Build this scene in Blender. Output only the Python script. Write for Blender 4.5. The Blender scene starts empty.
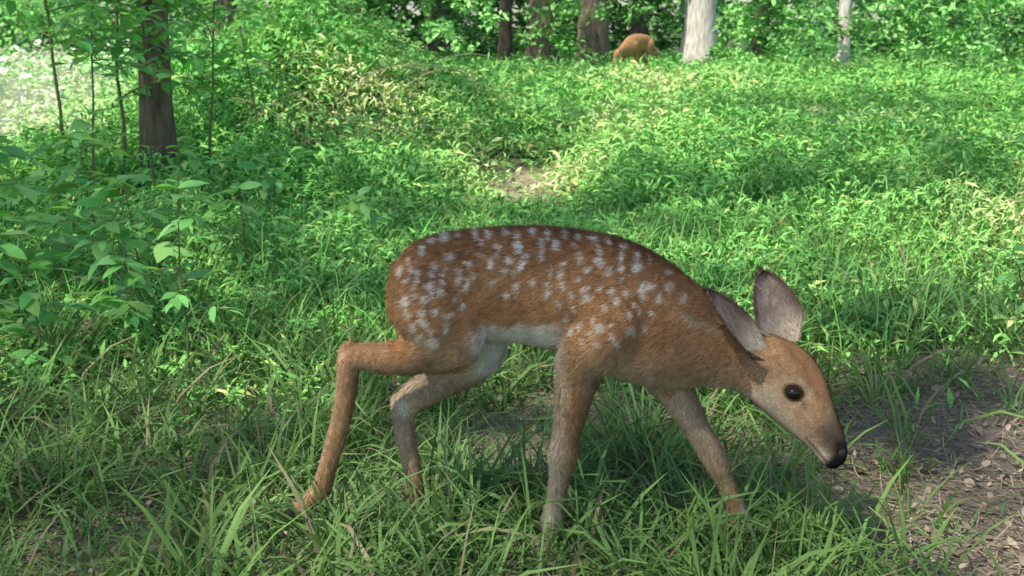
import bpy, math, numpy as np
from math import radians, sin, cos
from mathutils import Vector, Matrix
rng = np.random.default_rng(11)
scene = bpy.context.scene
CAM_H=1.1; PT=radians(13.2); FPX=1098.0

def P(u,v,y):
    a=(u-512)/FPX; b=(288-v)/FPX
    t=y/(cos(PT)+b*sin(PT))
    return np.array([a*t,y,CAM_H+(-sin(PT)+b*cos(PT))*t])
def proj(p):
    d=p[:,1]*cos(PT)+(CAM_H-p[:,2])*sin(PT)
    h=p[:,1]*sin(PT)+(p[:,2]-CAM_H)*cos(PT)
    return 512+FPX*p[:,0]/d, 288-FPX*h/d

# ---------------- noise
LAT=rng.random((256,256))
def vnoise(x,y):
    x=np.asarray(x,float);y=np.asarray(y,float)
    xi=np.floor(x).astype(int);yi=np.floor(y).astype(int)
    fx=x-xi;fy=y-yi;fx=fx*fx*(3-2*fx);fy=fy*fy*(3-2*fy)
    a=LAT[xi%256,yi%256];b=LAT[(xi+1)%256,yi%256];c=LAT[xi%256,(yi+1)%256];d=LAT[(xi+1)%256,(yi+1)%256]
    return (a*(1-fx)+b*fx)*(1-fy)+(c*(1-fx)+d*fx)*fy
def fbm(x,y,o=3):
    s=0;a=.5;t=0
    for i in range(o):
        s=s+a*vnoise(x*2**i+17.3*i,y*2**i+5.1*i);t+=a;a*=.5
    return s/t
def sstep(a,b,x):
    t=np.clip((x-a)/(b-a),0,1);return t*t*(3-2*t)

def ground_z(x,y):
    x=np.asarray(x,float);y=np.asarray(y,float)
    m=.85*np.exp(-(((x+1.9)/1.35)**2+((y-11.0)/2.2)**2))
    return m+(fbm(x*.5,y*.5,3)-.5)*.22*sstep(3.2,8,y)+(fbm(x*4+9,y*4,2)-.5)*.025
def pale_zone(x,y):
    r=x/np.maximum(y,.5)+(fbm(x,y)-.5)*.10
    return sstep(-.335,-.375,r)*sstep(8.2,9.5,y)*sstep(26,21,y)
def path_zone(x,y):
    return np.exp(-((x-(.12+.05*(y-8))+(fbm(x*2,y*2)-.5)*.5)/.36)**2)*sstep(6.6,7.3,y)*sstep(9.6,8.3,y)
def sun_patch_zone(x,y):  # mask of sun patches that are painted into the grass colour
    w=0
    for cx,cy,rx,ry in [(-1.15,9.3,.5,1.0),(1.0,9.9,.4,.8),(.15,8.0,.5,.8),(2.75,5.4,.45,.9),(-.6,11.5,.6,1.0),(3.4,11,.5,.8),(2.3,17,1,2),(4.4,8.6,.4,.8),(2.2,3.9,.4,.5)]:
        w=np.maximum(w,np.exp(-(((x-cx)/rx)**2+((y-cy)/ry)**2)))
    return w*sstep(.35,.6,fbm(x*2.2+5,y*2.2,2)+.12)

# ---------------- mesh helpers
def fast_mesh(name,V,F,mats,col=None,midx=None,smooth=False):
    V=np.ascontiguousarray(V,dtype=np.float32);F=np.ascontiguousarray(F,dtype=np.int32)
    me=bpy.data.meshes.new(name);me.vertices.add(len(V));me.vertices.foreach_set("co",V.ravel())
    k=F.shape[1];me.loops.add(F.size);me.loops.foreach_set("vertex_index",F.ravel())
    me.polygons.add(len(F));me.polygons.foreach_set("loop_start",np.arange(0,F.size,k,dtype=np.int32))
    for m in mats: me.materials.append(m)
    if midx is not None: me.polygons.foreach_set("material_index",np.ascontiguousarray(midx,dtype=np.int32))
    me.polygons.foreach_set("use_smooth",np.full(len(F),smooth,dtype=bool))
    me.update(calc_edges=True)
    if col is not None:
        a=me.color_attributes.new("Col",'FLOAT_COLOR','POINT')
        c=np.ones((len(V),4),np.float32);c[:,:3]=col;a.data.foreach_set("color",c.ravel())
    o=bpy.data.objects.new(name,me);scene.collection.objects.link(o);return o

BLADE=np.array([.75,1,.8,.03]);LEAF=np.array([.12,.85,1,.62,.03]);RH=np.array([.1,1,.06])
def ribbons(base,az,th0,k,L,W,prof,roll=None,col=None,tipcol=None):
    N=len(base);K=len(prof);ts=np.linspace(0,1,K)
    pos=np.zeros((N,K,3));pos[:,0]=base;sd=np.zeros((N,K,3))
    if roll is None: roll=np.zeros(N)
    for i in range(K):
        th=th0-k*ts[i]
        d=np.stack([np.cos(th)*np.cos(az),np.cos(th)*np.sin(az),np.sin(th)],1)
        s=np.stack([-np.sin(az),np.cos(az),np.zeros(N)],1)
        n=np.cross(d,s)
        sd[:,i]=s*np.cos(roll)[:,None]+n*np.sin(roll)[:,None]
        if i<K-1: 
            thm=th0-k*(ts[i]+.5/(K-1))
            dm=np.stack([np.cos(thm)*np.cos(az),np.cos(thm)*np.sin(az),np.sin(thm)],1)
            pos[:,i+1]=pos[:,i]+dm*(L/(K-1))[:,None]
    w=(W[:,None]*prof[None,:]*.5)[:,:,None]
    V=np.stack([pos-sd*w,pos+sd*w],2).reshape(-1,3)
    b=(np.arange(N)*K*2)[:,None]+(np.arange(K-1)*2)[None,:]
    F=np.stack([b,b+1,b+3,b+2],2).reshape(-1,4)
    C=None
    if col is not None:
        C=np.repeat(col[:,None,:],K,1)
        if tipcol is not None:
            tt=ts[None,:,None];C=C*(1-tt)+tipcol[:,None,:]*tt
        C=np.repeat(C[:,:,None,:],2,2).reshape(-1,3)
    return V,F,C
class Acc:
    def __init__(s): s.V=[];s.F=[];s.C=[];s.M=[];s.n=0
    def add(s,V,F,C,m=0):
        s.V.append(V);s.F.append(F+s.n);s.C.append(C);s.M.append(np.full(len(F),m));s.n+=len(V)
    def obj(s,name,mats,smooth=False):
        return fast_mesh(name,np.concatenate(s.V),np.concatenate(s.F),mats,np.concatenate(s.C),np.concatenate(s.M),smooth)
def tube(pts,rad,ns=6,wob=0):
    pts=np.array(pts,float);rad=np.array(rad,float);K=len(pts)
    t=np.gradient(pts,axis=0);t/=np.linalg.norm(t,axis=1)[:,None]+1e-9
    ref=np.where(np.abs(t[:,2:3])>.9,np.array([[1.,0,0]]),np.array([[0,0,1.]]))
    a=np.cross(t,ref);a/=np.linalg.norm(a,axis=1)[:,None]+1e-9;b=np.cross(t,a)
    th=np.arange(ns)/ns*2*math.pi
    rr=rad[:,None]*(1+wob*(rng.random((K,ns))-.5))
    V=pts[:,None]+rr[:,:,None]*(a[:,None]*np.cos(th)[None,:,None]+b[:,None]*np.sin(th)[None,:,None])
    V=V.reshape(-1,3);F=[]
    for i in range(K-1):
        for j in range(ns):
            F.append((i*ns+j,i*ns+(j+1)%ns,(i+1)*ns+(j+1)%ns,(i+1)*ns+j))
    return V,np.array(F)

# ---------------- materials
def newmat(name):
    m=bpy.data.materials.new(name);m.use_nodes=True;nt=m.node_tree
    return m,nt,nt.nodes["Principled BSDF"],nt.nodes["Material Output"]
def foliage_mat(name,rough=.5,trans=.4,spec=.35,tint=(1.25,1.15,.7)):
    m,nt,b,out=newmat(name)
    a=nt.nodes.new("ShaderNodeAttribute");a.attribute_name="Col"
    nt.links.new(a.outputs["Color"],b.inputs["Base Color"])
    b.inputs["Roughness"].default_value=rough;b.inputs["Specular IOR Level"].default_value=spec
    tr=nt.nodes.new("ShaderNodeBsdfTranslucent")
    v2=nt.nodes.new("ShaderNodeVectorMath");v2.operation='MULTIPLY';v2.inputs[1].default_value=tint
    nt.links.new(a.outputs["Color"],v2.inputs[0]);nt.links.new(v2.outputs[0],tr.inputs["Color"])
    mx=nt.nodes.new("ShaderNodeMixShader");mx.inputs[0].default_value=trans
    nt.links.new(b.outputs[0],mx.inputs[1]);nt.links.new(tr.outputs[0],mx.inputs[2]);nt.links.new(mx.outputs[0],out.inputs[0])
    return m
def diffuse_mat(name):
    m,nt,b,out=newmat(name);nt.nodes.remove(b)
    a=nt.nodes.new("ShaderNodeAttribute");a.attribute_name="Col";d=nt.nodes.new("ShaderNodeBsdfDiffuse")
    nt.links.new(a.outputs["Color"],d.inputs["Color"]);nt.links.new(d.outputs[0],out.inputs[0]);return m
def attr_mat(name,rough=.8,spec=.2,sheen=0):
    m,nt,b,out=newmat(name)
    a=nt.nodes.new("ShaderNodeAttribute");a.attribute_name="Col"
    nt.links.new(a.outputs["Color"],b.inputs["Base Color"])
    b.inputs["Roughness"].default_value=rough;b.inputs["Specular IOR Level"].default_value=spec
    b.inputs["Sheen Weight"].default_value=sheen
    return m
def bark_mat(name,c1,c2):
    m,nt,b,out=newmat(name)
    tc=nt.nodes.new("ShaderNodeTexCoord");mp=nt.nodes.new("ShaderNodeMapping");mp.inputs["Scale"].default_value=(1,1,.18)
    nt.links.new(tc.outputs["Object"],mp.inputs[0])
    nz=nt.nodes.new("ShaderNodeTexNoise");nz.inputs["Scale"].default_value=22;nz.inputs["Detail"].default_value=5
    nt.links.new(mp.outputs[0],nz.inputs["Vector"])
    cr=nt.nodes.new("ShaderNodeValToRGB");cr.color_ramp.elements[0].position=.35;cr.color_ramp.elements[1].position=.68
    cr.color_ramp.elements[0].color=(*c1,1);cr.color_ramp.elements[1].color=(*c2,1)
    nt.links.new(nz.outputs["Fac"],cr.inputs[0]);nt.links.new(cr.outputs[0],b.inputs["Base Color"])
    bp=nt.nodes.new("ShaderNodeBump");bp.inputs["Strength"].default_value=.9;bp.inputs["Distance"].default_value=.03
    nt.links.new(nz.outputs["Fac"],bp.inputs["Height"]);nt.links.new(bp.outputs[0],b.inputs["Normal"])
    b.inputs["Roughness"].default_value=.9
    return m
M_grass=foliage_mat("grass_blades",.55,.3,.25)
M_field=diffuse_mat("stiltgrass_leaves")
M_leaf=foliage_mat("leaves",.55,.4,.25)
M_far=diffuse_mat("forest_leaves")
M_canopy=diffuse_mat("canopy_leaves")
M_dead=diffuse_mat("dead_leaves")
M_bark=bark_mat("bark",(.08,.06,.042),(.25,.19,.14))
M_bark_sun=bark_mat("bark_sunlit",(.5,.43,.38),(.9,.82,.76))  # lit copy of the bark: sunlight put into the trunk colour
M_stem=attr_mat("stems",.7)

S=np.array([-.42,-.38,.80]);S/=np.linalg.norm(S)
def lit(x,y):
    n=(fbm(x*.6,y*.6,3)-.5);n3=(fbm(x*1.7+9,y*1.7,2)-.5)
    f=.80+n*2.3+n3*.6
    fg=sstep(5.6,4.6,y)
    f=f*(1-fg)+fg*(.56+n*.4)
    def blob(cx,cy,rx,ry,val):
        nonlocal f
        w=np.clip(np.exp(-(((x-cx)/rx)**2+((y-cy)/ry)**2)*1.2)*1.3,0,1);f=f*(1-w)+val*w
    blob(-2.3,5.6,2.2,1.5,.36)
    blob(1.6,6.9,1.9,.7,.42);blob(-.3,6.3,1.5,.5,.4)
    blob(.15,8.2,.75,.9,1);blob(-1.1,9.6,.8,1.1,1);blob(1.0,9.8,.7,1.1,1)
    blob(2.6,5.3,.7,1.0,1);blob(2.0,3.7,.5,.5,1)
    blob(-6.5,14,3.4,7,1);blob(-4.6,10,1.6,3,1)
    blob(-1.0,19,2.0,4,.5);blob(-.5,33,4,3,.08)
    blob(5.2,29,1.6,4,1);blob(14,34,8,7,1);blob(5,18,5,3,.95);blob(3.1,24.5,1.2,1.5,1)
    return np.clip(f,.12,1)

# ---------------- ground
def axis(lo,hi,near,fine,coarse):
    a=[0.0];s=fine
    while a[-1]<hi: a.append(a[-1]+s);s=fine if a[-1]<near else min(s*1.15,coarse)
    b=[0.0];s=fine
    while b[-1]>lo: b.append(b[-1]-s);s=fine if b[-1]>-near else min(s*1.15,coarse)
    return np.array(sorted(set(a+b)))
gx=axis(-300,300,6,.06,30);gy=axis(-300,600,15,.08,30)
X,Y=np.meshgrid(gx,gy,indexing='ij');Z=ground_z(X,Y)
GV=np.stack([X,Y,Z],2).reshape(-1,3);ny=len(gy)
I,J=np.meshgrid(np.arange(len(gx)-1),np.arange(ny-1),indexing='ij');b0=(I*ny+J).ravel()
GF=np.stack([b0,b0+ny,b0+ny+1,b0+1],1)
pale=pale_zone(X,Y);pth=path_zone(X,Y)
green=sstep(3.5,6,Y)
gc=np.stack([.42-.26*green,.33-.10*green,.24-.16*green],2)
gc=gc*(1-pth[...,None])+np.array([.9,.74,.5])*pth[...,None]
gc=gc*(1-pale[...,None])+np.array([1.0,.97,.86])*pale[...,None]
m,nt,b,out=newmat("forest_floor")
a=nt.nodes.new("ShaderNodeAttribute");a.attribute_name="Col"
tc=nt.nodes.new("ShaderNodeNewGeometry")
nz=nt.nodes.new("ShaderNodeTexNoise");nz.inputs["Scale"].default_value=30;nz.inputs["Detail"].default_value=6;nz.inputs["Roughness"].default_value=.7
nt.links.new(tc.outputs["Position"],nz.inputs["Vector"])
vo=nt.nodes.new("ShaderNodeTexVoronoi");vo.inputs["Scale"].default_value=70;nt.links.new(tc.outputs["Position"],vo.inputs["Vector"])
mr=nt.nodes.new("ShaderNodeMapRange");mr.inputs[1].default_value=.3;mr.inputs[2].default_value=.7;mr.inputs[3].default_value=.35;mr.inputs[4].default_value=1.1
nt.links.new(nz.outputs["Fac"],mr.inputs[0])
vm=nt.nodes.new("ShaderNodeVectorMath");vm.operation='SCALE';nt.links.new(a.outputs["Color"],vm.inputs[0]);nt.links.new(mr.outputs[0],vm.inputs["Scale"])
hs=nt.nodes.new("ShaderNodeHueSaturation");hs.inputs["Saturation"].default_value=.12;nt.links.new(vo.outputs["Color"],hs.inputs["Color"])
mx=nt.nodes.new("ShaderNodeMix");mx.data_type='RGBA';mx.blend_type='MULTIPLY';mx.inputs[0].default_value=.5
nt.links.new(vm.outputs[0],mx.inputs[6]);nt.links.new(hs.outputs["Color"],mx.inputs[7]);nt.links.new(mx.outputs[2],b.inputs["Base Color"])
ad=nt.nodes.new("ShaderNodeMath");nt.links.new(nz.outputs["Fac"],ad.inputs[0]);nt.links.new(vo.outputs["Distance"],ad.inputs[1])
bp=nt.nodes.new("ShaderNodeBump");bp.inputs["Distance"].default_value=.02;bp.inputs["Strength"].default_value=.8
nt.links.new(ad.outputs[0],bp.inputs["Height"]);nt.links.new(bp.outputs[0],b.inputs["Normal"]);b.inputs["Roughness"].default_value=.95
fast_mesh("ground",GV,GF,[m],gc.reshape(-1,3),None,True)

def wedge(n,y0,y1,margin=1.2,power=1.0):
    y=y0+(y1-y0)*rng.random(n*3)
    hw=.47*y+margin
    wgt=hw*(y0/y)**power
    keep=rng.random(len(y))<wgt/wgt.max()
    y=y[keep];x=(rng.random(len(y))*2-1)*(.47*y+margin)
    if len(x)>n: x=x[:n];y=y[:n]
    return x,y
def bare(x,y):
    b=sstep(.66,1.0,x+(fbm(x*3,y*3)-.5)*.8)*sstep(4.0,2.9,y+(fbm(x*3+7,y*3)-.5)*1.0)
    b=np.maximum(b,.6*np.exp(-(((x+.3)/.3)**2+((y-2.3)/.2)**2)))
    b=np.maximum(b,.7*np.exp(-(((x-.75)/.3)**2+((y-2.75)/.4)**2)))
    b=np.maximum(b,(.35+.35*sstep(-.2,.3,x))*sstep(.50,.66,fbm(x*2.5+30,y*2.5,2))*sstep(4.4,3,y))
    return b
# ---------------- foreground grass tufts
acc=Acc()
tx,ty=wedge(3900,1.35,6.2,.9,.8)
keep=rng.random(len(tx))>bare(tx,ty)*.88
keep&=(fbm(tx*2.2,ty*2.2,2)>.34)|(rng.random(len(tx))<.25)
tx=tx[keep];ty=ty[keep]
ex=np.array([-.42,-.2,-.14,-.05,.08,.12,.03,.5,.56,.45,.62,-.3,.3,.22,-.5,.75,.95,1.1,.9,-.6,-.36,-.1,.38]);ey=np.array([2.12,2.18,2.25,2.1,2.1,2.2,2.02,2.0,2.06,2.1,2.2,2.05,2.0,2.15,2.25,2.3,2.6,2.9,2.35,2.0,1.95,1.95,1.95])
tx=np.concatenate([tx,ex,ex+.03]);ty=np.concatenate([ty,ey,ey-.05])
nb=rng.integers(5,22,len(tx));idx=np.repeat(np.arange(len(tx)),nb);N=len(idx)
sz=(.6+.85*rng.random(len(tx)))[idx]
hue=(fbm(tx*1.3,ty*1.3,2))[idx]
rr=.045*np.sqrt(rng.random(N))*sz;aa=rng.random(N)*6.283
bx=tx[idx]+rr*np.cos(aa);by=ty[idx]+rr*np.sin(aa)
az=aa+rng.normal(0,.7,N)
L=(.08+.17*rng.random(N))*sz
W=.0035+.0055*rng.random(N)*sz
th0=radians(86)-np.abs(rng.normal(0,.28,N));kk=.5+1.7*rng.random(N)
v=.65+.6*rng.random(N)
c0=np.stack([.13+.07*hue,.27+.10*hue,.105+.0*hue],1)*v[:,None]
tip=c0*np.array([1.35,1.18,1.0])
dry=rng.random(N)<.06;c0[dry]=np.array([.36,.3,.19]);tip[dry]=np.array([.44,.36,.24])
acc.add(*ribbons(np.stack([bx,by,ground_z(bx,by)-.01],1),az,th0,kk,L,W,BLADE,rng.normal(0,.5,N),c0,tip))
x,y=wedge(40000,1.35,5.5,.9,.8);k2=rng.random(len(x))>bare(x,y)*.96;x=x[k2];y=y[k2];N=len(x)
c0=np.stack([.12+.06*rng.random(N),.25+.12*rng.random(N),.085+.03*rng.random(N)],1)
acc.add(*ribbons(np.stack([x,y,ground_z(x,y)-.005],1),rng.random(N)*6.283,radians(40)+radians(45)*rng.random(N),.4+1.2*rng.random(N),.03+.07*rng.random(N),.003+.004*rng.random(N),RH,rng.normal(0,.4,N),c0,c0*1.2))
acc.obj("grass",[M_grass])

# ---------------- stiltgrass field
acc=Acc()
def field(n,y0,y1,power,L0,L1,mar,hmax):
    x,y=wedge(n,y0,y1,mar,power)
    cl=fbm(x*1.1,y*1.1,3);fine=vnoise(x*5,y*5)
    pal=pale_zone(x,y);path=path_zone(x,y)
    keep=(rng.random(len(x))>np.maximum(pal*.8,path*.93))&(rng.random(len(x))<sstep(2.7,4.5,y+(cl-.5)*1.5+.25*(x<-.5)-.5*(x>.7)))
    x=x[keep];y=y[keep];cl=cl[keep];fine=fine[keep];path=path[keep];pal=pal[keep];N=len(x)
    sunw=sun_patch_zone(x,y)
    front=np.exp(-((x-.1)/.6)**2)*sstep(5.6,6.2,y)*sstep(7.4,6.8,y)
    top=hmax*(.30+1.2*cl)*(.45+.9*fine)*(.45+.55*sstep(3,6.5,y))
    mound=np.exp(-(((x+1.9)/1.7)**2+((y-11)/2.4)**2))
    top=top*(1+.8*mound);top*=(1-.85*path)*(1-.6*front)
    z=ground_z(x,y)+top*(1-.85*rng.random(N)**1.7)
    Ls=L0+(L1-L0)*rng.random(N)
    h=.5*cl+.5*rng.random(N)
    v=.65+.65*rng.random(N)
    c=np.stack([.17+.16*h,.52+.17*h,.11+.10*h],1)*v[:,None]
    dm=(sunw*(rng.random(N)<.75))[:,None];c=c*(1-dm)+np.array([.88,.90,.48])*v[:,None]*dm  # pale yellow paints overexposed sun patches onto the leaves
    c=c*(1-pal[:,None])+np.array([.60,.88,.42])*pal[:,None]  # overexposed sunlight put into the leaf colour here
    yel=rng.random(N)<.08;c[yel]=c[yel]*np.array([2.0,1.15,1.3])
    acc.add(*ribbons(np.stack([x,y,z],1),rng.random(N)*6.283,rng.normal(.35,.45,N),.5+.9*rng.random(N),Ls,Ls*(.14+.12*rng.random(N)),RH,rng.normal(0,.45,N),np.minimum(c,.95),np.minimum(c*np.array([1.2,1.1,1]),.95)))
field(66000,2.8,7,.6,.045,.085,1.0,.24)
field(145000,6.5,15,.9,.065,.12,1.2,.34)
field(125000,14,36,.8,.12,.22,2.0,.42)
x,y=wedge(20000,3.5,14,1.0,.9);k=(pale_zone(x,y)<.3)&(path_zone(x,y)<.2);x=x[k];y=y[k];N=len(x);cl=fbm(x*1.1,y*1.1,3)
c=np.stack([.19+.09*rng.random(N),.42+.15*rng.random(N),.11+.05*rng.random(N)],1)
acc.add(*ribbons(np.stack([x,y,ground_z(x,y)],1),rng.random(N)*6.283,radians(88)-np.abs(rng.normal(0,.25,N)),.3+1.1*rng.random(N),(.12+.24*rng.random(N))*(.5+cl),.003+.005*rng.random(N)*(y/5),BLADE,rng.normal(0,.4,N),c,c*1.2))
acc.obj("stiltgrass",[M_field])

# ---------------- leaf litter
acc=Acc()
x,y=wedge(16000,1.35,5,.8,.8);N=len(x)
bb=bare(x,y);k2=rng.random(N)<.25+.75*bb;x=x[k2];y=y[k2];N=len(x)
t=rng.random(N)[:,None]
c=np.array([.24,.17,.12])*(1-t)+np.array([.58,.48,.38])*t
Ls=.008+.032*rng.random(N)**2.2
acc.add(*ribbons(np.stack([x,y,ground_z(x,y)+.004+.008*rng.random(N)],1),rng.random(N)*6.283,rng.normal(.15,.3,N),rng.normal(.5,.9,N),Ls,Ls*(.3+.35*rng.random(N)),LEAF,rng.normal(0,.4,N),c,c*.9))
x=rng.uniform(.4,2.4,6000);y=rng.uniform(1.6,4.4,6000);k2=rng.random(6000)<bare(x,y);x=x[k2];y=y[k2];N=len(x)
c=np.array([.36,.29,.22])*(.5+1.1*rng.random(N))[:,None];Ls=.02+.08*rng.random(N)
acc.add(*ribbons(np.stack([x,y,ground_z(x,y)+.005+.01*rng.random(N)],1),rng.random(N)*6.283,rng.normal(.05,.15,N),rng.normal(0,.5,N),Ls,.0015+.0025*rng.random(N),BLADE,rng.normal(0,.4,N),c,c))
acc.obj("leaf_litter",[M_dead])
acc=Acc()
for i in range(110):
    x,y=wedge(4,1.6,4,.3,.5);x=x[0];y=y[0]
    if i<85: x=rng.uniform(.65,1.8);y=rng.uniform(1.9,3.8)
    L=rng.uniform(.04,.2);a=rng.random()*6.28;pts=[]
    for s in np.linspace(0,1,6):
        px=x+L*s*cos(a)+rng.normal(0,.006);py=y+L*s*sin(a)+rng.normal(0,.006)
        pts.append((px,py,float(ground_z(px,py))+.012))
    r=rng.uniform(.0012,.003);V,F=tube(pts,np.linspace(r,r*.5,6),5)
    acc.add(V,F,np.tile(np.array([.2,.15,.11])*rng.uniform(.6,1.5),(len(V),1)))
acc.obj("fallen_twigs",[M_stem])

# ---------------- saplings / shrubs
def sapling(name,x,y,h,nbr,leaf,lean=(0,0),spread=.45,start=.25,dens=1.0,br=1.0,stemr=.006,wide=.5):
    acc=Acc();z=float(ground_z(x,y))-.02
    K=9;ss=np.linspace(0,1,K);wx=rng.normal(0,.015*h,K).cumsum()*.5;wy=rng.normal(0,.015*h,K).cumsum()*.5
    wx[0]=wy[0]=0
    pts=np.stack([x+lean[0]*ss**1.5*h+wx,y+lean[1]*ss**1.5*h+wy,z+h*ss],1)
    V,F=tube(pts,stemr*(1.15-ss*.85),6);sc=np.array([.16,.15,.08])
    acc.add(V,F,np.tile(sc,(len(V),1)),1)
    B=[];A=[];T=[]
    for i in range(nbr):
        s=start+(1-start)*(i+rng.random())/nbr
        p0=np.array([np.interp(s,ss,pts[:,j]) for j in range(3)])
        a=rng.random()*6.283 if i%2 else (i*2.4)
        bl=spread*h*(1.15-.75*s)*rng.uniform(.6,1.2);el=radians(rng.uniform(10,50))
        M=6;q=[]
        for t in np.linspace(0,1,M):
            q.append(p0+bl*t*np.array([cos(a)*cos(el),sin(a)*cos(el),sin(el)-.45*t]))
        q=np.array(q);V,F=tube(q,stemr*.45*(1.1-np.linspace(0,1,M)*.8),4)
        acc.add(V,F,np.tile(sc*1.3,(len(V),1)),1)
        nl=max(3,int(bl/(leaf*.42)*dens))
        for j in range(nl):
            t=(j+.7)/nl
            B.append([np.interp(t,np.linspace(0,1,M),q[:,jj]) for jj in range(3)])
            A.append(a+(radians(55) if j%2 else -radians(55))*(1 if j<nl-1 else 0)+rng.normal(0,.25));T.append(rng.normal(.05,.3))
    for j in range(4):
        B.append(pts[-1]);A.append(rng.random()*6.283);T.append(.4)
    N=len(B);Ls=leaf*(.6+.7*rng.random(N));v=br*(.75+.5*rng.random(N))
    c=np.stack([.19+.07*rng.random(N),.46+.13*rng.random(N),.14+.05*rng.random(N)],1)*v[:,None]
    acc.add(*ribbons(np.array(B),np.array(A),np.array(T),.3+.6*rng.random(N),Ls,Ls*wide*(.75+.4*rng.random(N)),LEAF,rng.normal(0,.35,N),c,c*1.05),0)
    return acc.obj(name,[M_leaf,M_stem])
sapling("sapling",-1.00,3.25,.66,10,.085,(.03,0),.32,.35,1.1,1.15,.004,.45)
sapling("sapling",-2.42,6.9,2.3,26,.12,(.02,0),.33,.3,1.1,1.0,.012)
sapling("sapling",-2.0,7.1,1.9,18,.10,(.05,0),.34,.45,1.1,1.1,.009)
sapling("sapling",-3.0,7.4,2.4,26,.12,(-.05,0),.36,.5,1.1,1.0,.012)
sapling("sapling",-2.9,6.1,1.9,12,.12,(-.1,0),.38,.65,1.0,.95,.01)
sapling("sapling",-2.05,6.3,1.75,34,.10,(-.02,0),.30,.52,1.3,1.15,.008)
sapling("sapling",-2.3,6.0,1.6,26,.10,(.05,0),.30,.6,1.2,1.1,.008)
sapling("sapling",-1.8,7.9,1.7,20,.10,(-.1,0),.34,.4,1.1,1.1,.008)
sapling("sapling",-2.7,8.2,2.0,20,.11,(.1,0),.34,.4,1.1,1.1,.008)
sapling("sapling",-1.35,9.2,1.1,10,.09,(.15,0),.3,.5,1.0,1.0,.006)
for (x,y,h,l) in [(-1.75,4.6,.66,.12),(-1.45,4.2,.55,.11),(-2.05,5.0,.75,.12),(-1.6,5.3,.6,.11),(-2.3,4.4,.6,.12),(-1.15,4.7,.45,.09),(-2.6,5.6,.6,.12),(-1.25,5.6,.5,.10),(-.75,5.2,.35,.08),(-1.85,3.7,.55,.10),(-1.5,3.35,.4,.08),(-1.3,3.7,.5,.1),(-2.0,4.2,.7,.13),(1.9,3.9,.35,.07),(2.3,4.6,.4,.07)]:
    sapling("leafy_shrub",x,y,h,int(10+8*rng.random()),l,(rng.normal(0,.12),0),.5,.2,1.2,1.0,.004,.48)
acc=Acc()
def clump(acc,cx,cy,cz,rx,ry,rz,n,l0,l1,col,sh=.5):
    d=rng.normal(0,1,(n,3));d/=np.linalg.norm(d,axis=1)[:,None];r=rng.random(n)**sh
    p=np.array([cx,cy,cz])+d*r[:,None]*np.array([rx,ry,rz])
    gz=ground_z(p[:,0],p[:,1]);k=p[:,2]>gz;p=p[k];n=len(p)
    Ls=l0+(l1-l0)*rng.random(n);c=np.array(col)[None]*(.7+.6*rng.random(n))[:,None]
    acc.add(*ribbons(p,rng.random(n)*6.283,rng.normal(.1,.5,n),.3+.6*rng.random(n),Ls,Ls*(.4+.2*rng.random(n)),RH,rng.normal(0,.5,n),np.minimum(c,.95),np.minimum(c*1.1,.95)))
for i in range(50):
    a=rng.random()*6.283;r=math.sqrt(rng.random())
    cx=-2.0+1.7*r*cos(a);cy=11+2.2*r*sin(a);cz=float(ground_z(cx,cy))+.15+.15*rng.random()
    s=rng.uniform(.2,.45);clump(acc,cx,cy,cz,s,s,s*.9,190,.06,.13,np.array([.20,.50,.13])*rng.uniform(.7,1.25))
for i in range(16):
    cy=rng.uniform(6.5,8.6);cx=rng.uniform(-.46,-.27)*cy;cz=float(ground_z(cx,cy))+rng.uniform(.05,.2)
    s=rng.uniform(.2,.34);clump(acc,cx,cy,cz,s,s,s*.8,120,.06,.12,(.17,.44,.12))
for i in range(64):
    cy=rng.uniform(9.6,22);cx=rng.uniform(-.52,-.345)*cy;cz=float(ground_z(cx,cy))+rng.uniform(.1,.7)
    s=rng.uniform(.2,.6);clump(acc,cx,cy,cz,s,s,s*.8,100,.07,.16,(.85,.93,.66) if i%3 else (.42,.78,.30))  # near-white leaves: blown-out sunlight painted into most clumps
acc.obj("brush",[M_field])
acc=Acc()
for i in range(34):
    x=rng.uniform(-2.9,-.5);y=rng.uniform(8.0,10.0);a=rng.choice([0,3.1])+rng.normal(0,.5);L=rng.uniform(.5,1.3)
    q=[(x+L*.8*s*cos(a),y+.3*s*sin(a),float(ground_z(x,y))+L*(1.1*s-.75*s*s)) for s in np.linspace(0,1,9)]
    V,F=tube(q,np.linspace(.006,.002,9),5);acc.add(V,F,np.tile([.4,.34,.23],(len(V),1)))
acc.obj("dry_canes",[M_stem])

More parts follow.
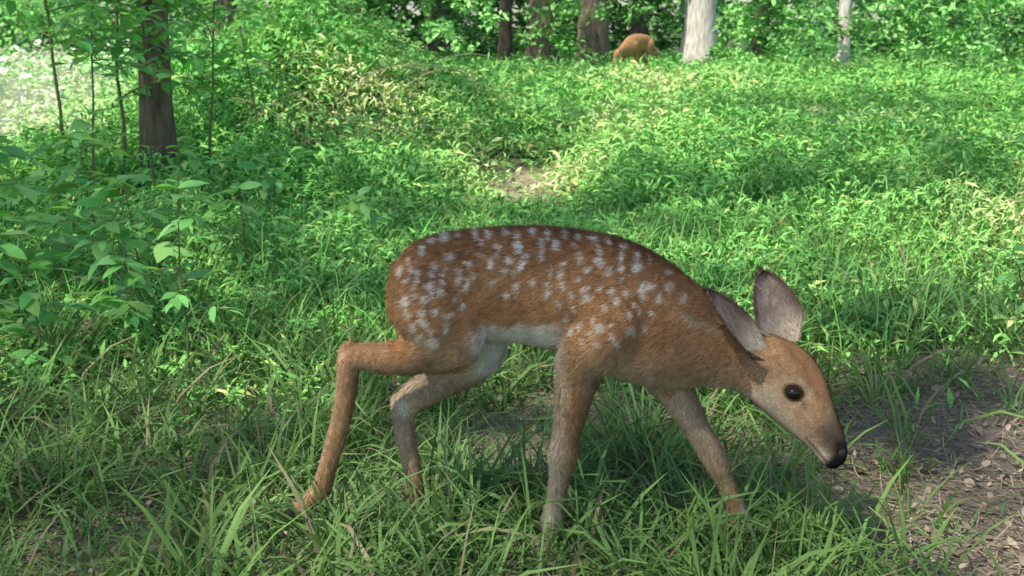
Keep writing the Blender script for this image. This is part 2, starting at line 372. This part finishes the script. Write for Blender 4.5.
# ---------------- trees
def trunk_pts(x,y,h,lean=(0,0),n=14):
    s=np.linspace(0,1,n);return np.stack([x+lean[0]*s*h+rng.normal(0,.01,n).cumsum(),y+lean[1]*s*h,float(ground_z(x,y))-.1+h*s],1),s
def tree(name,x,y,r,mat,h=14,lean=(0,0),ncl=50,cw=3.5):
    acc=Acc();pts,s=trunk_pts(x,y,h,lean,22)
    V,F=tube(pts,r*(1-.65*s)*(1+.55*np.exp(-s*h*2.2)),14,.10);acc.add(V,F,np.ones((len(V),3)),0)
    ends=[]
    for i in range(8):
        t=rng.uniform(.5,.95);p0=np.array([np.interp(t,s,pts[:,j]) for j in range(3)])
        a=rng.random()*6.283;L=cw*rng.uniform(.5,1)*(1.2-t*.6);el=rng.uniform(.2,.8)
        q=np.array([p0+L*k*np.array([cos(a)*cos(el),sin(a)*cos(el),sin(el)*(1-.2*k)]) for k in np.linspace(0,1,7)])+rng.normal(0,.05,(7,3))
        V,F=tube(q,r*.33*(1-.8*np.linspace(0,1,7))*(1.3-t),7);acc.add(V,F,np.ones((len(V),3)),0)
        ends+= [q[-1],q[4],q[5]]
    for e in ends:
        n=ncl;d=rng.normal(0,1,(n,3))*np.array([.75,.75,.5]);p=e+d
        c=np.array([.07,.2,.05])*(.6+.8*rng.random(n))[:,None];Ls=.2+.2*rng.random(n)
        acc.add(*ribbons(p,rng.random(n)*6.283,rng.normal(0,.5,n),.3+.5*rng.random(n),Ls,Ls*.5,RH,rng.normal(0,.5,n),c,c),1)
    return acc.obj(name,[mat,M_canopy],True)
def ux(u,y): return (u-512)/FPX*(y*cos(PT)+.2)
tree("oak_tree",-2.27,7.05,.095,M_bark,15,(.0,0.01),30,1.8)
for (u,y,wpx,mt,ln) in [(505,30,13,M_bark,(0,0)),(541,29,27,M_bark,(.01,0)),(592,27,30,M_bark,(.02,0)),(699,29,31,M_bark_sun,(-.01,0)),(841,25,12,M_bark_sun,(0,0)),(228,24,20,M_bark,(0,0)),(330,33,16,M_bark,(0,0)),(440,36,20,M_bark,(0,0)),(760,38,16,M_bark,(.02,0)),(920,36,14,M_bark,(0,0)),(640,40,18,M_bark,(0,0))]:
    tree("oak_tree",ux(u,y),y,wpx/FPX*y/2,mt,21+3*rng.random(),ln,40)
for (x,y,r) in [(-7,-8,.3),(4.5,-7,.28),(-13,-3,.25),(9.5,6,.22)]:
    tree("oak_tree",x,y,r,M_bark,26,(0,0),15,5)

# ---------------- understory and distant foliage
acc=Acc()
for i in range(340):
    y=rng.uniform(29.5,40);x=rng.uniform(-.6*y,.6*y);u=512+x/y*FPX
    z=rng.uniform(.2,3.6)
    if 600<u<690 and y<34 and z<1.6: continue
    bright=1.0 if (u>700 or u<330) else .45  # shade between the middle trunks is painted as darker leaf colour
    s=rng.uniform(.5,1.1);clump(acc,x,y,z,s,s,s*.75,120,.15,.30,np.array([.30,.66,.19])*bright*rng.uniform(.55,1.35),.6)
for i in range(125):
    y=rng.uniform(22.5,29);u=rng.choice([rng.uniform(712,1080),rng.uniform(380,570),rng.uniform(-80,300)],p=[.5,.25,.25]);x=ux(u,y)
    if abs(u-699)<26: continue
    z=rng.uniform(.4,2.2);s=rng.uniform(.2,.5);clump(acc,x,y,z,s,s,s*.6,60,.10,.22,np.array([.32,.66,.20])*rng.uniform(.5,1.35),.6)
for (u,y,z,s) in [(604,23.8,.5,.35),(668,23.4,.45,.3),(575,25,.7,.45),(650,23,.15,.25),(630,22.8,.2,.25),(560,26,.9,.4),(638,26,1.6,.5),(715,27,.6,.3),(600,26,1.5,.4)]:
    clump(acc,ux(u,y),y,z,s,s,s*.7,75,.09,.18,(.17,.46,.1),.6)
acc.obj("understory",[M_far])
acc=Acc()
n=50000;x=rng.uniform(-60,60,n);y=rng.uniform(46,60,n);z=rng.random(n)**1.1*13
g=fbm(x*.28+3,z*.5,3);dk=g>.45-.14*(np.abs(x)<9);x=x[dk];y=y[dk];z=z[dk];n=len(x)
br=np.where((x>8)|(x<-12),1.,.4);c=np.array([.26,.6,.18])*(br*(.6+.8*rng.random(n)))[:,None];Ls=.4+.45*rng.random(n)  # dark middle and bright sides: shade and sun put into leaf colour
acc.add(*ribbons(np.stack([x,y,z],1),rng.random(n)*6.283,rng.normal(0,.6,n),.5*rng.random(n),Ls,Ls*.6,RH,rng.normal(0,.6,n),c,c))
acc.obj("distant_trees",[M_far])

# ---------------- unseen canopy added to shape the sun: high, so leaf shadows blur softly
n=260000
x=rng.uniform(-16,24,n);y=rng.uniform(-2,46,n)
need=-np.log(lit(x,y))/.030;dens=n/(40*48)
k=rng.random(n)<need/dens
x=x[k];y=y[k];n=len(x);print("CANOPY",n,"dens",dens)
h=rng.uniform(17,23,n)
p=np.stack([x,y,np.zeros(n)],1)+S[None]*(h/S[2])[:,None]
Ls=.30+.16*rng.random(n);c=np.array([.07,.2,.05])*(.7+.6*rng.random(n))[:,None]
acc=Acc();acc.add(*ribbons(p,rng.random(n)*6.283,rng.normal(0,.3,n),.3*rng.random(n),Ls,Ls*.62,RH,rng.normal(0,.3,n),c,c))
acc.obj("shading_canopy",[M_canopy])

# =====================================================  FAWN
def yc(u):
    u=np.asarray(u,float);return 2.27-(u-400)*.00033-np.clip(u-750,0,None)*.0005
def catmull(A,per):
    A=np.array(A,float);n=len(A);out=[]
    for i in range(n-1):
        p0=A[max(i-1,0)];p1=A[i];p2=A[i+1];p3=A[min(i+2,n-1)]
        for t in np.arange(per)/per:
            out.append(.5*((2*p1)+(-p0+p2)*t+(2*p0-5*p1+4*p2-p3)*t*t+(-p0+3*p1-3*p2+p3)*t**3))
    out.append(A[-1]);return np.array(out)
def loft(rings):
    K,ns,_=rings.shape;V=rings.reshape(-1,3);F=[]
    for i in range(K-1):
        for j in range(ns):
            F.append((i*ns+j,i*ns+(j+1)%ns,(i+1)*ns+(j+1)%ns,(i+1)*ns+j))
    c0=len(V);V=np.vstack([V,rings[0].mean(0),rings[-1].mean(0)]);T=[]
    for j in range(ns):
        T.append(((j+1)%ns,j,c0));T.append(((K-1)*ns+j,(K-1)*ns+(j+1)%ns,c0+1))
    return V,F,T
partsV=[];partsF=[];off=0
def addpart(V,F,T):
    global off
    partsV.append(V)
    for f in F: partsF.append(tuple(i+off for i in f))
    for f in T: partsF.append(tuple(i+off for i in f))
    off+=len(V)
th=np.arange(28)/28*2*math.pi
def side_loft(secs,yaw,per=5,egg=.0,dy=0):
    R=[]
    for s in catmull(secs,per):
        yy=float(yc((s[0]+s[2])/2))+dy
        a=P(s[0],s[1],yy);b=P(s[2],s[3],yy);c=(a+b)/2;A=(a-b)/2;Bv=np.array([sin(yaw),cos(yaw),0])*max(s[4],.003)
        cs=np.cos(th);sn=np.sin(th)
        wmod=1-egg*cs
        R.append(c+A*cs[:,None]+Bv*(np.sign(sn)*np.abs(sn)**.9*wmod)[:,None])
    addpart(*loft(np.array(R)))
def limb(pts,per=4,lat=.85):
    Q=catmull(pts,per);C=np.array([P(q[0],q[1],float(yc(q[0]))+q[2]) for q in Q])
    t=np.gradient(C,axis=0);t/=np.linalg.norm(t,axis=1)[:,None]
    R=[]
    for i,q in enumerate(Q):
        B=np.array([0,1.,0]);B-=t[i]*t[i].dot(B);B/=np.linalg.norm(B);A=np.cross(B,t[i])
        r=max(q[3],1)/470.
        R.append(C[i]+A*(np.cos(th)*r)[:,None]+B*(np.sin(th)*r*lat)[:,None])
    R=np.array(R);addpart(*loft(R))
side_loft([(396,276,396,296,.02),(401,257,399,326,.05),(413,244,411,346,.078),(436,235,440,354,.09),(470,230,482,341,.088),(510,227,516,340,.088),(550,227.5,556,348,.093),(590,232,592,366,.095),(628,241,626,379,.090),(660,257,660,385,.074),(688,277,690,386,.057),(714,297,716,386,.046),(738,316,738,391,.041),(760,336,752,399,.036)],.15,5,.0)
side_loft([(748,334,744,384,.024),(768,334,752,400,.038),(792,343,768,414,.043),(811,357,783,427,.040),(824,376,796,437,.032),(832,398,806,445,.0255),(838,418,814,453,.022),(845,436,820,461,.021),(848,450,826,467,.018),(846,461,835,469,.010)],.30,5,-.08)
limb([(434,270,-.035,26),(434,292,-.05,40),(435,318,-.056,40),(432,340,-.058,29),(412,354,-.058,20),(385,358,-.06,15.5),(362,356,-.06,13),(350,361,-.06,12.5),(347.5,380,-.06,11),(343,412,-.06,10.2),(335,443,-.06,9.8),(327,470,-.06,9.2),(321,488,-.06,10.3),(310,500,-.06,8),(298,511,-.06,8.3),(284,519,-.06,6),(279,521,-.06,2)],4,.8)
limb([(452,300,-.055,26),(462,325,-.06,25),(458,345,-.058,22),(435,356,-.057,17),(410,358,-.058,13)],4,.8)
limb([(354,342,-.06,4),(345,350,-.06,6.5),(345,366,-.06,5)],3,.7)
limb([(455,300,.045,40),(475,335,.05,34),(478,352,.052,26),(460,368,.055,22),(437,383,.057,18),(415,396,.058,15.5),(405,407,.06,14),(404,423,.06,11.5),(408,448,.06,10.2),(414,477,.06,9.4),(419,505,.055,9.0),(423,524,.05,10.4),(428,537,.045,8.2),(433,549,.04,9.5),(436,559,.04,8)],4,.8)
limb([(405,393,.06,4),(396,401,.06,6.5),(399,417,.06,5)],3,.7)
limb([(628,272,-.02,14),(618,305,-.050,34),(598,340,-.058,33),(583,362,-.056,25),(577,385,-.05,19.5),(572,410,-.045,16),(567,436,-.04,13),(564,455,-.035,14),(561,474,-.03,10.5),(557,498,-.02,8.6),(553,519,-.015,10.3),(551,535,-.01,8.2),(548,548,-.01,10),(547,559,-.01,9)],4,.8)
limb([(640,320,.04,30),(655,355,.045,27),(670,382,.045,21.5),(683,404,.045,16.5),(696,427,.045,13.5),(707,446,.045,13),(716,462,.045,12),(726,484,.045,9.4),(736,507,.045,8.8),(743,526,.045,10.2),(749,542,.045,8.3),(755,556,.045,10),(759,567,.045,9)],4,.8)
limb([(640,350,0,30),(668,356,-.0,28),(700,350,0,22)],4,.85)
limb([(765,385,-.012,14),(785,404,-.016,12),(800,420,-.012,8)],3,.7)
limb([(778,352,-.02,10),(795,372,-.028,9),(806,386,-.024,7)],3,.6)
limb([(402,262,0,8),(399,280,0,9),(397,300,0,9),(399,318,0,7),(401,330,0,3)],3,.9)
me=bpy.data.meshes.new("raw");me.from_pydata(np.concatenate(partsV).tolist(),[],partsF);me.update()
raw=bpy.data.objects.new("raw",me);scene.collection.objects.link(raw)
md=raw.modifiers.new("r",'REMESH');md.mode='VOXEL';md.voxel_size=.0038;md.use_smooth_shade=True
ms=raw.modifiers.new("s",'SMOOTH');ms.factor=.5;ms.iterations=9
dg=bpy.context.evaluated_depsgraph_get();ev=raw.evaluated_get(dg)
body=bpy.data.meshes.new_from_object(ev);bpy.data.objects.remove(raw)
nv=len(body.vertices);print("BODY VERTS",nv)
bv=np.zeros(nv*3,np.float32);body.vertices.foreach_get("co",bv);bv=bv.reshape(-1,3).astype(float)
bn=np.zeros(nv*3,np.float32);body.vertices.foreach_get("normal",bn);bn=bn.reshape(-1,3).astype(float)

SP=[(412,262),(424,253),(439,263),(455,257),(470,263),(408,280),(421,274),(432,284),(447,274),(460,281),(476,273),(414,296),(428,301),(442,291),(455,299),(468,291),(411,313),(424,319),(431,324),(418,327),(440,310),(453,313),(404,270),(436,341),(421,336),(465,307),(446,324),(405,300),(432,240),(446,238),
(462,235),(477,234),(492,233),(507,232),(521,231),(536,231),(551,232),(566,233),(581,236),(596,239),(611,243),(626,248),(640,254),(651,263),
(486,245),(503,243),(521,246),(541,243),(560,247),(580,248),(600,252),(621,258),
(481,259),(496,264),(508,270),(495,281),(512,257),(526,266),(541,261),(556,269),(538,279),(551,284),(566,275),(581,281),(574,293),(591,267),(602,286),(613,271),(626,281),(559,300),(576,306),(591,299),(606,306),(619,299),(631,294),(595,319),(611,323),(626,314),(641,309),(565,319),(581,327),(600,341),(585,341),(616,336),(632,329),(646,324),(558,338),(654,285),(661,300),(640,270),(668,274),(520,286),(508,294),
(417,287),(436,272),(450,266),(463,272),(446,283),(425,309),(409,305),(430,292),(470,280),(415,270),(434,330),(568,262),(586,257),(546,254),(529,256),(605,262),(622,269),(645,284),(648,296),(636,303),(570,285),(589,290),(612,292),(550,294),(604,330),(589,333),(622,345),(572,334),(655,312),(500,253),(517,272),(636,262),(672,288),(684,298)]
SP=np.array(SP,float)+rng.normal(0,1.6,(len(SP),2));SR=rng.uniform(2.3,4.3,len(SP));SR[23]=6
SE=rng.uniform(.6,1.25,len(SP))
SB=rng.uniform(.55,1.0,len(SP))
def coat(p,nr,spots=True):
    u,v=proj(p);N=len(p)
    nz=vnoise(u/9+3,v/9);n2=vnoise(u/26,v/26+8)
    col=np.tile(np.array([.44,.235,.105]),(N,1))
    def mix(w,c):
        nonlocal col
        w=np.clip(w,0,1)[:,None];col=col*(1-w)+np.array(c)*w
    torso=(v<392)&(u<745)
    up=sstep(.1,.9,nr[:,2])
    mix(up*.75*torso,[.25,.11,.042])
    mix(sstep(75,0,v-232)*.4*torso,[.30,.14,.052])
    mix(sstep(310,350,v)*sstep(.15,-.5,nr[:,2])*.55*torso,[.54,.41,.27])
    mix(sstep(640,720,u)*.35,[.41,.265,.145])
    belly=sstep(462,492,u)*sstep(575,548,u)*sstep(320,334,v+(nz-.5)*8)
    mix(belly,[.90,.87,.74])
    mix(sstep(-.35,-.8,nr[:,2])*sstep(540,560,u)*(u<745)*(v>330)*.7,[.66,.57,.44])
    leg=((v>372)&(u<745)&~((u>600)&(v<388)))|((u<392)&(v>335))
    lw=sstep(350,400,v)*(u<745)*1.0
    mix(np.maximum(lw,((u<392)&(v>335)))*leg*.5,[.44,.28,.155])
    far=(p[:,1]-yc(u))>.012
    inner=far&(nr[:,1]<-.1)&leg&(v<500)
    mix(inner*sstep(520,420,v)*.5,[.66,.57,.44])
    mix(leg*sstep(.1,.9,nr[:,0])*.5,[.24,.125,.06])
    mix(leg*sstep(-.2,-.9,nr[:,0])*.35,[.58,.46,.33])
    w=np.exp(-(((u-404)/8)**2+((v-408)/8)**2));mix(w*far*.9,[.80,.76,.65])
    hoof=(v>548)&(u<600);hoof|=(v>556)&(u<800)&(u>700);hoof|=(u<296)
    mix(hoof*1.0,[.03,.025,.02])
    ax=np.array([838-765,455-352.]);Lh=np.linalg.norm(ax);ax/=Lh;pe=np.array([ax[1],-ax[0]])
    du=u-765;dv=v-352;s=(du*ax[0]+dv*ax[1])/Lh;q=(du*pe[0]+dv*pe[1])
    head=sstep(-.12,.06,s)*(u>740)
    mix(head*.7,[.40,.26,.15])
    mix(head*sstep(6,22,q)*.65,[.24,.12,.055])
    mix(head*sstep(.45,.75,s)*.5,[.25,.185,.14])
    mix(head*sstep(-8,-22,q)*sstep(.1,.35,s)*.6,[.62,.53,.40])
    mix(head*np.exp(-(((s-.93)/.07)**2))*sstep(-2,-10,q)*.7,[.58,.53,.46])
    mix(head*sstep(.64,.86,s)*sstep(-14,2,q)*.88,[.075,.06,.05])
    de=np.hypot((u-794)/1.2,(v-393)-(u-794)*.15);near=nr[:,1]<.2
    mix(near*np.exp(-((de-13.5)/3.5)**2)*.45,[.58,.46,.33]);mix(near*sstep(11,7.5,de),[.03,.02,.015])
    w=np.exp(-(((u-805)/4)**2+((v-406)/5)**2));mix(w*near*.6,[.12,.07,.05])
    mix(head*sstep(.97,1.02,s)*sstep(-19,-13,q),[.018,.016,.016])
    mix(sstep(832,838,u)*sstep(436,444,v)*.95,[.018,.016,.016])
    ml=np.abs(q+14-(s-.9)*12);mix(head*(s>.74)*(s<1.0)*sstep(2.0,.6,ml)*near*.7,[.06,.045,.035])
    mix(sstep(735,752,u)*sstep(790,765,u)*sstep(384,396,v)*.5,[.60,.50,.38])
    w=np.exp(-((v-(318+(u-690)*.42))/5)**2)*sstep(672,690,u)*sstep(730,712,u);mix(w*.45,[.64,.56,.43])
    if spots:
        uj=u+(nz-.5)*6;vj=v+(vnoise(u/6+40,v/6)-.5)*6
        bt=torso&(~leg)
        w=np.zeros(N)
        for (a,b_),r,e,sb in zip(SP,SR,SE,SB):
            d=np.hypot((uj-a)/e,(vj-b_)*e)*1.0;w=np.maximum(w,sb*sstep(r+1.6,r-1.6,d))
        mix(w*bt*.92,[.90,.84,.71])
    col*=(.78+.44*n2)[:,None];col*=(.9+.2*nz)[:,None]
    return np.minimum(col,.95)
def set_col(me,c):
    a=me.color_attributes.new("Col",'FLOAT_COLOR','POINT');cc=np.ones((len(c),4),np.float32);cc[:,:3]=c;a.data.foreach_set("color",cc.ravel())
M_skin=attr_mat("deer_coat",.85,.12,.0);M_fur=attr_mat("deer_fur",.7,.2,.0)
adult=body.copy()
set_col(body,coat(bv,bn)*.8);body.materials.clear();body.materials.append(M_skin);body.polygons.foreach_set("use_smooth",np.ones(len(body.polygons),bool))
fawn=bpy.data.objects.new("white_tailed_fawn",None);scene.collection.objects.link(fawn)
fawn.location=(0,2.2,0)
def child(o):
    o.parent=fawn;o.matrix_parent_inverse.identity();o.location=(0,-2.2,0)
bo=bpy.data.objects.new("body",body);scene.collection.objects.link(bo);child(bo)
body.calc_loop_triangles();nt_=len(body.loop_triangles);ti=np.zeros(nt_*3,np.int32);body.loop_triangles.foreach_get("vertices",ti);ti=ti.reshape(-1,3)
A,B,C=bv[ti[:,0]],bv[ti[:,1]],bv[ti[:,2]];ar=np.linalg.norm(np.cross(B-A,C-A),axis=1)
NF=210000;pk=np.searchsorted(np.cumsum(ar)/ar.sum(),rng.random(NF));pk=np.clip(pk,0,nt_-1)
r1=np.sqrt(rng.random(NF));r2=rng.random(NF);w0=(1-r1)[:,None];w1=(r1*(1-r2))[:,None];w2=(r1*r2)[:,None]
fp=A[pk]*w0+B[pk]*w1+C[pk]*w2;fn=bn[ti[pk,0]]*w0+bn[ti[pk,1]]*w1+bn[ti[pk,2]]*w2;fn/=np.linalg.norm(fn,axis=1)[:,None]+1e-9
u,v=proj(fp)
keep=~((np.hypot((u-794)/1.25,v-393)<9.5)&(fn[:,1]<.2));keep&=~((u>838)&(v>438))
fp=fp[keep];fn=fn[keep];u=u[keep];v=v[keep];NF=len(fp)
leg=((v>385)&(u<745))|((u<385)&(v>335));hd=(u>752)
fl=np.tile([-1.,0,-.45],(NF,1));fl[leg]=[-.15,0,-1];fl[hd]=[-.9,0,.45]
fl+=rng.normal(0,.3,(NF,3));fl-=fn*np.sum(fl*fn,1)[:,None];fl/=np.linalg.norm(fl,axis=1)[:,None]+1e-9
Lf=np.where(leg,.008,np.where(hd,.006,.014))*(.6+.8*rng.random(NF))
belly=(u>470)&(u<560)&(v>325);Lf=np.where(belly,.020,Lf)
sd=np.cross(fl,fn);wd=.0009
tipp=fp+(fl*.95+fn*.32)*Lf[:,None]
FV=np.stack([fp-sd*wd-fn*.0005,fp+sd*wd-fn*.0005,tipp],1).reshape(-1,3);FF=np.arange(NF*3).reshape(-1,3)
tuft=(.75+.5*vnoise(u/2.2+5,v/4.5))
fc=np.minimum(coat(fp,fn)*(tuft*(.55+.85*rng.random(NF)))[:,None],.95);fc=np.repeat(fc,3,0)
fo=fast_mesh("fur",FV,FF,[M_fur],fc,None,True)
try: fo.data.normals_split_custom_set_from_vertices(np.repeat(fn,3,0).tolist())
except Exception as e: print("NRM",e)
child(fo)
def ear(name,base,tip,yb,yt,wpx,open_dir,dark=1.0):
    b=P(*base,yb);t=P(*tip,yt);axv=t-b;L=np.linalg.norm(axv);axv/=L
    nn=np.array(open_dir,float);nn-=axv*nn.dot(axv);nn/=np.linalg.norm(nn);sdv=np.cross(axv,nn)
    W=wpx/475./2;ns,ntt=18,17;V=[];Cc=[]
    for layer in (0,1):
        for i in range(ns+1):
            s=i/ns;w=W*(np.sin(math.pi*min(1,(s*.86+.14))**.85)**.62 if s<1 else .02)
            w=max(w,.0012);w*= (.62+.38*sstep(0,.35,s))
            for j in range(ntt):
                q=-1+2*j/(ntt-1)
                cup=W*(.75-.55*s)
                p=b+axv*L*s+sdv*w*q+nn*(cup*(q*q)-cup*.6)*1.0+nn*(-.0035*layer*(1-q*q*.85))-nn*.012*s*s
                V.append(p)
                rn=float(vnoise(s*14,q*7+3))
                if layer==0:
                    c=np.array([.40,.30,.245])*dark*(.65+.6*rn);e=sstep(.6,.97,abs(q));c=c*(1-e)+np.array([.12,.085,.065])*e
                    wh=sstep(.5,.05,s)*.75;c=c*(1-wh)+np.array([.72,.63,.5])*wh
                    e2=sstep(.84,1,s);c=c*(1-e2)+np.array([.08,.06,.045])*e2
                else: c=np.array([.27,.17,.10])*(.8+.4*rn)
                Cc.append(c)
    F=[];o1=(ns+1)*ntt
    for i in range(ns):
        for j in range(ntt-1):
            a=i*ntt+j;F.append((a,a+1,a+ntt+1,a+ntt));F.append((o1+a,o1+a+ntt,o1+a+ntt+1,o1+a+1))
        a=i*ntt;F.append((a,a+ntt,o1+a+ntt,o1+a));a+=ntt-1;F.append((a,o1+a,o1+a+ntt,a+ntt))
    for j in range(ntt-1):
        a=ns*ntt+j;F.append((a,a+1,o1+a+1,o1+a))
    V=np.array(V);o=fast_mesh(name,V,np.array(F),[M_skin],np.array(Cc),None,True);child(o)
    n=4200;ii=rng.integers(0,o1*2,n);p=V[ii]+rng.normal(0,.0016,(n,3));c=np.array(Cc)[ii]*(.6+.9*rng.random(n))[:,None]
    d=axv*.9+rng.normal(0,.25,(n,3));s2=np.cross(d,nn);s2/=np.linalg.norm(s2,axis=1)[:,None]
    HV=np.stack([p-s2*.0005,p+s2*.0005,p+d*.009],1).reshape(-1,3)
    h=fast_mesh(name+"_hair",HV,np.arange(n*3).reshape(-1,3),[M_fur],np.repeat(c,3,0));child(h)
yh=float(yc(770))
ear("near_ear",(762,356),(712,289),yh-.03,yh-.065,37,(.75,-.6,.35),.8)
ear("far_ear",(786,344),(764,270),yh+.015,yh+.035,50,(.25,-.9,.15),1.1)
def sphere(name,c,r,mat,sc=(1,1,1)):
    bpy.ops.mesh.primitive_uv_sphere_add(segments=32,ring_count=20,radius=r,location=(0,0,0));o=bpy.context.object;o.name=name;o.scale=sc
    bpy.ops.object.transform_apply(location=False,rotation=False,scale=True);bpy.ops.object.shade_smooth()
    o.data.transform(Matrix.Translation(c));o.data.materials.append(mat);child(o);return o
me_,nt_e,be,_=newmat("eye_gloss");be.inputs["Base Color"].default_value=(.012,.008,.007,1);be.inputs["Roughness"].default_value=.08
mn_,_,bn_,_=newmat("nose_wet");bn_.inputs["Base Color"].default_value=(.02,.018,.018,1);bn_.inputs["Roughness"].default_value=.4
uu,vv=proj(bv);sel=(np.hypot(uu-794,vv-393)<5)&(bn[:,1]<0);ye=float(bv[sel,1].mean()) if sel.any() else yh-.04
sphere("eye",tuple(P(794,393,ye+.005)),.0118,me_,(1.2,.9,1.0))
sel=(np.hypot(uu-841,vv-452)<6)&(bn[:,1]<0);yn=float(bv[sel,1].mean()) if sel.any() else yh-.06
sphere("nose",tuple(P(839,452,yn+.011)),.0135,mn_,(.95,1.1,1.1))

# ---------------- adult deer in the distance
c=np.array([-.0,2.2,0]);sc=1.5
av=(bv-c)*np.array([-sc,sc,sc]);set_col(adult,np.tile([.46,.25,.12],(nv,1))*(.8+.4*vnoise(bv[:,0]*30,bv[:,2]*30))[:,None])
ux0=ux(641,24.5)
adult.vertices.foreach_set("co",av.astype(np.float32).ravel());adult.flip_normals();adult.materials.clear();adult.materials.append(M_skin)
adult.polygons.foreach_set("use_smooth",np.ones(len(adult.polygons),bool));adult.update()
ao=bpy.data.objects.new("white_tailed_deer",adult);scene.collection.objects.link(ao);ao.location=(ux0,24.5,float(ground_z(ux0,24.5))-.02);ao.rotation_euler=(0,0,radians(38))

# ---------------- light, sky, camera
w=bpy.data.worlds.new("World");scene.world=w;w.use_nodes=True;bg=w.node_tree.nodes["Background"]
sky=w.node_tree.nodes.new("ShaderNodeTexSky");sky.sky_type='NISHITA';sky.sun_disc=False
el=math.asin(S[2]);sky.sun_elevation=el;sky.sun_rotation=math.atan2(S[0],S[1])
w.node_tree.links.new(sky.outputs[0],bg.inputs[0]);bg.inputs[1].default_value=.18
ld=bpy.data.lights.new("sun",'SUN');ld.energy=5;ld.angle=radians(.53);ld.color=(1,.94,.78)
lo=bpy.data.objects.new("sun",ld);scene.collection.objects.link(lo)
lo.rotation_euler=Vector(S).to_track_quat('Z','Y').to_euler()
cd=bpy.data.cameras.new("camera");co=bpy.data.objects.new("camera",cd);scene.collection.objects.link(co)
co.location=(0,0,CAM_H);co.rotation_euler=(math.pi/2-PT,0,0);cd.sensor_width=36;cd.lens=36*FPX/1024;cd.clip_end=2000;cd.clip_start=.05
cd.dof.use_dof=True;cd.dof.focus_distance=2.35;cd.dof.aperture_fstop=9.0
scene.camera=co
scene.view_settings.view_transform='Standard';scene.view_settings.look='None';scene.view_settings.exposure=0
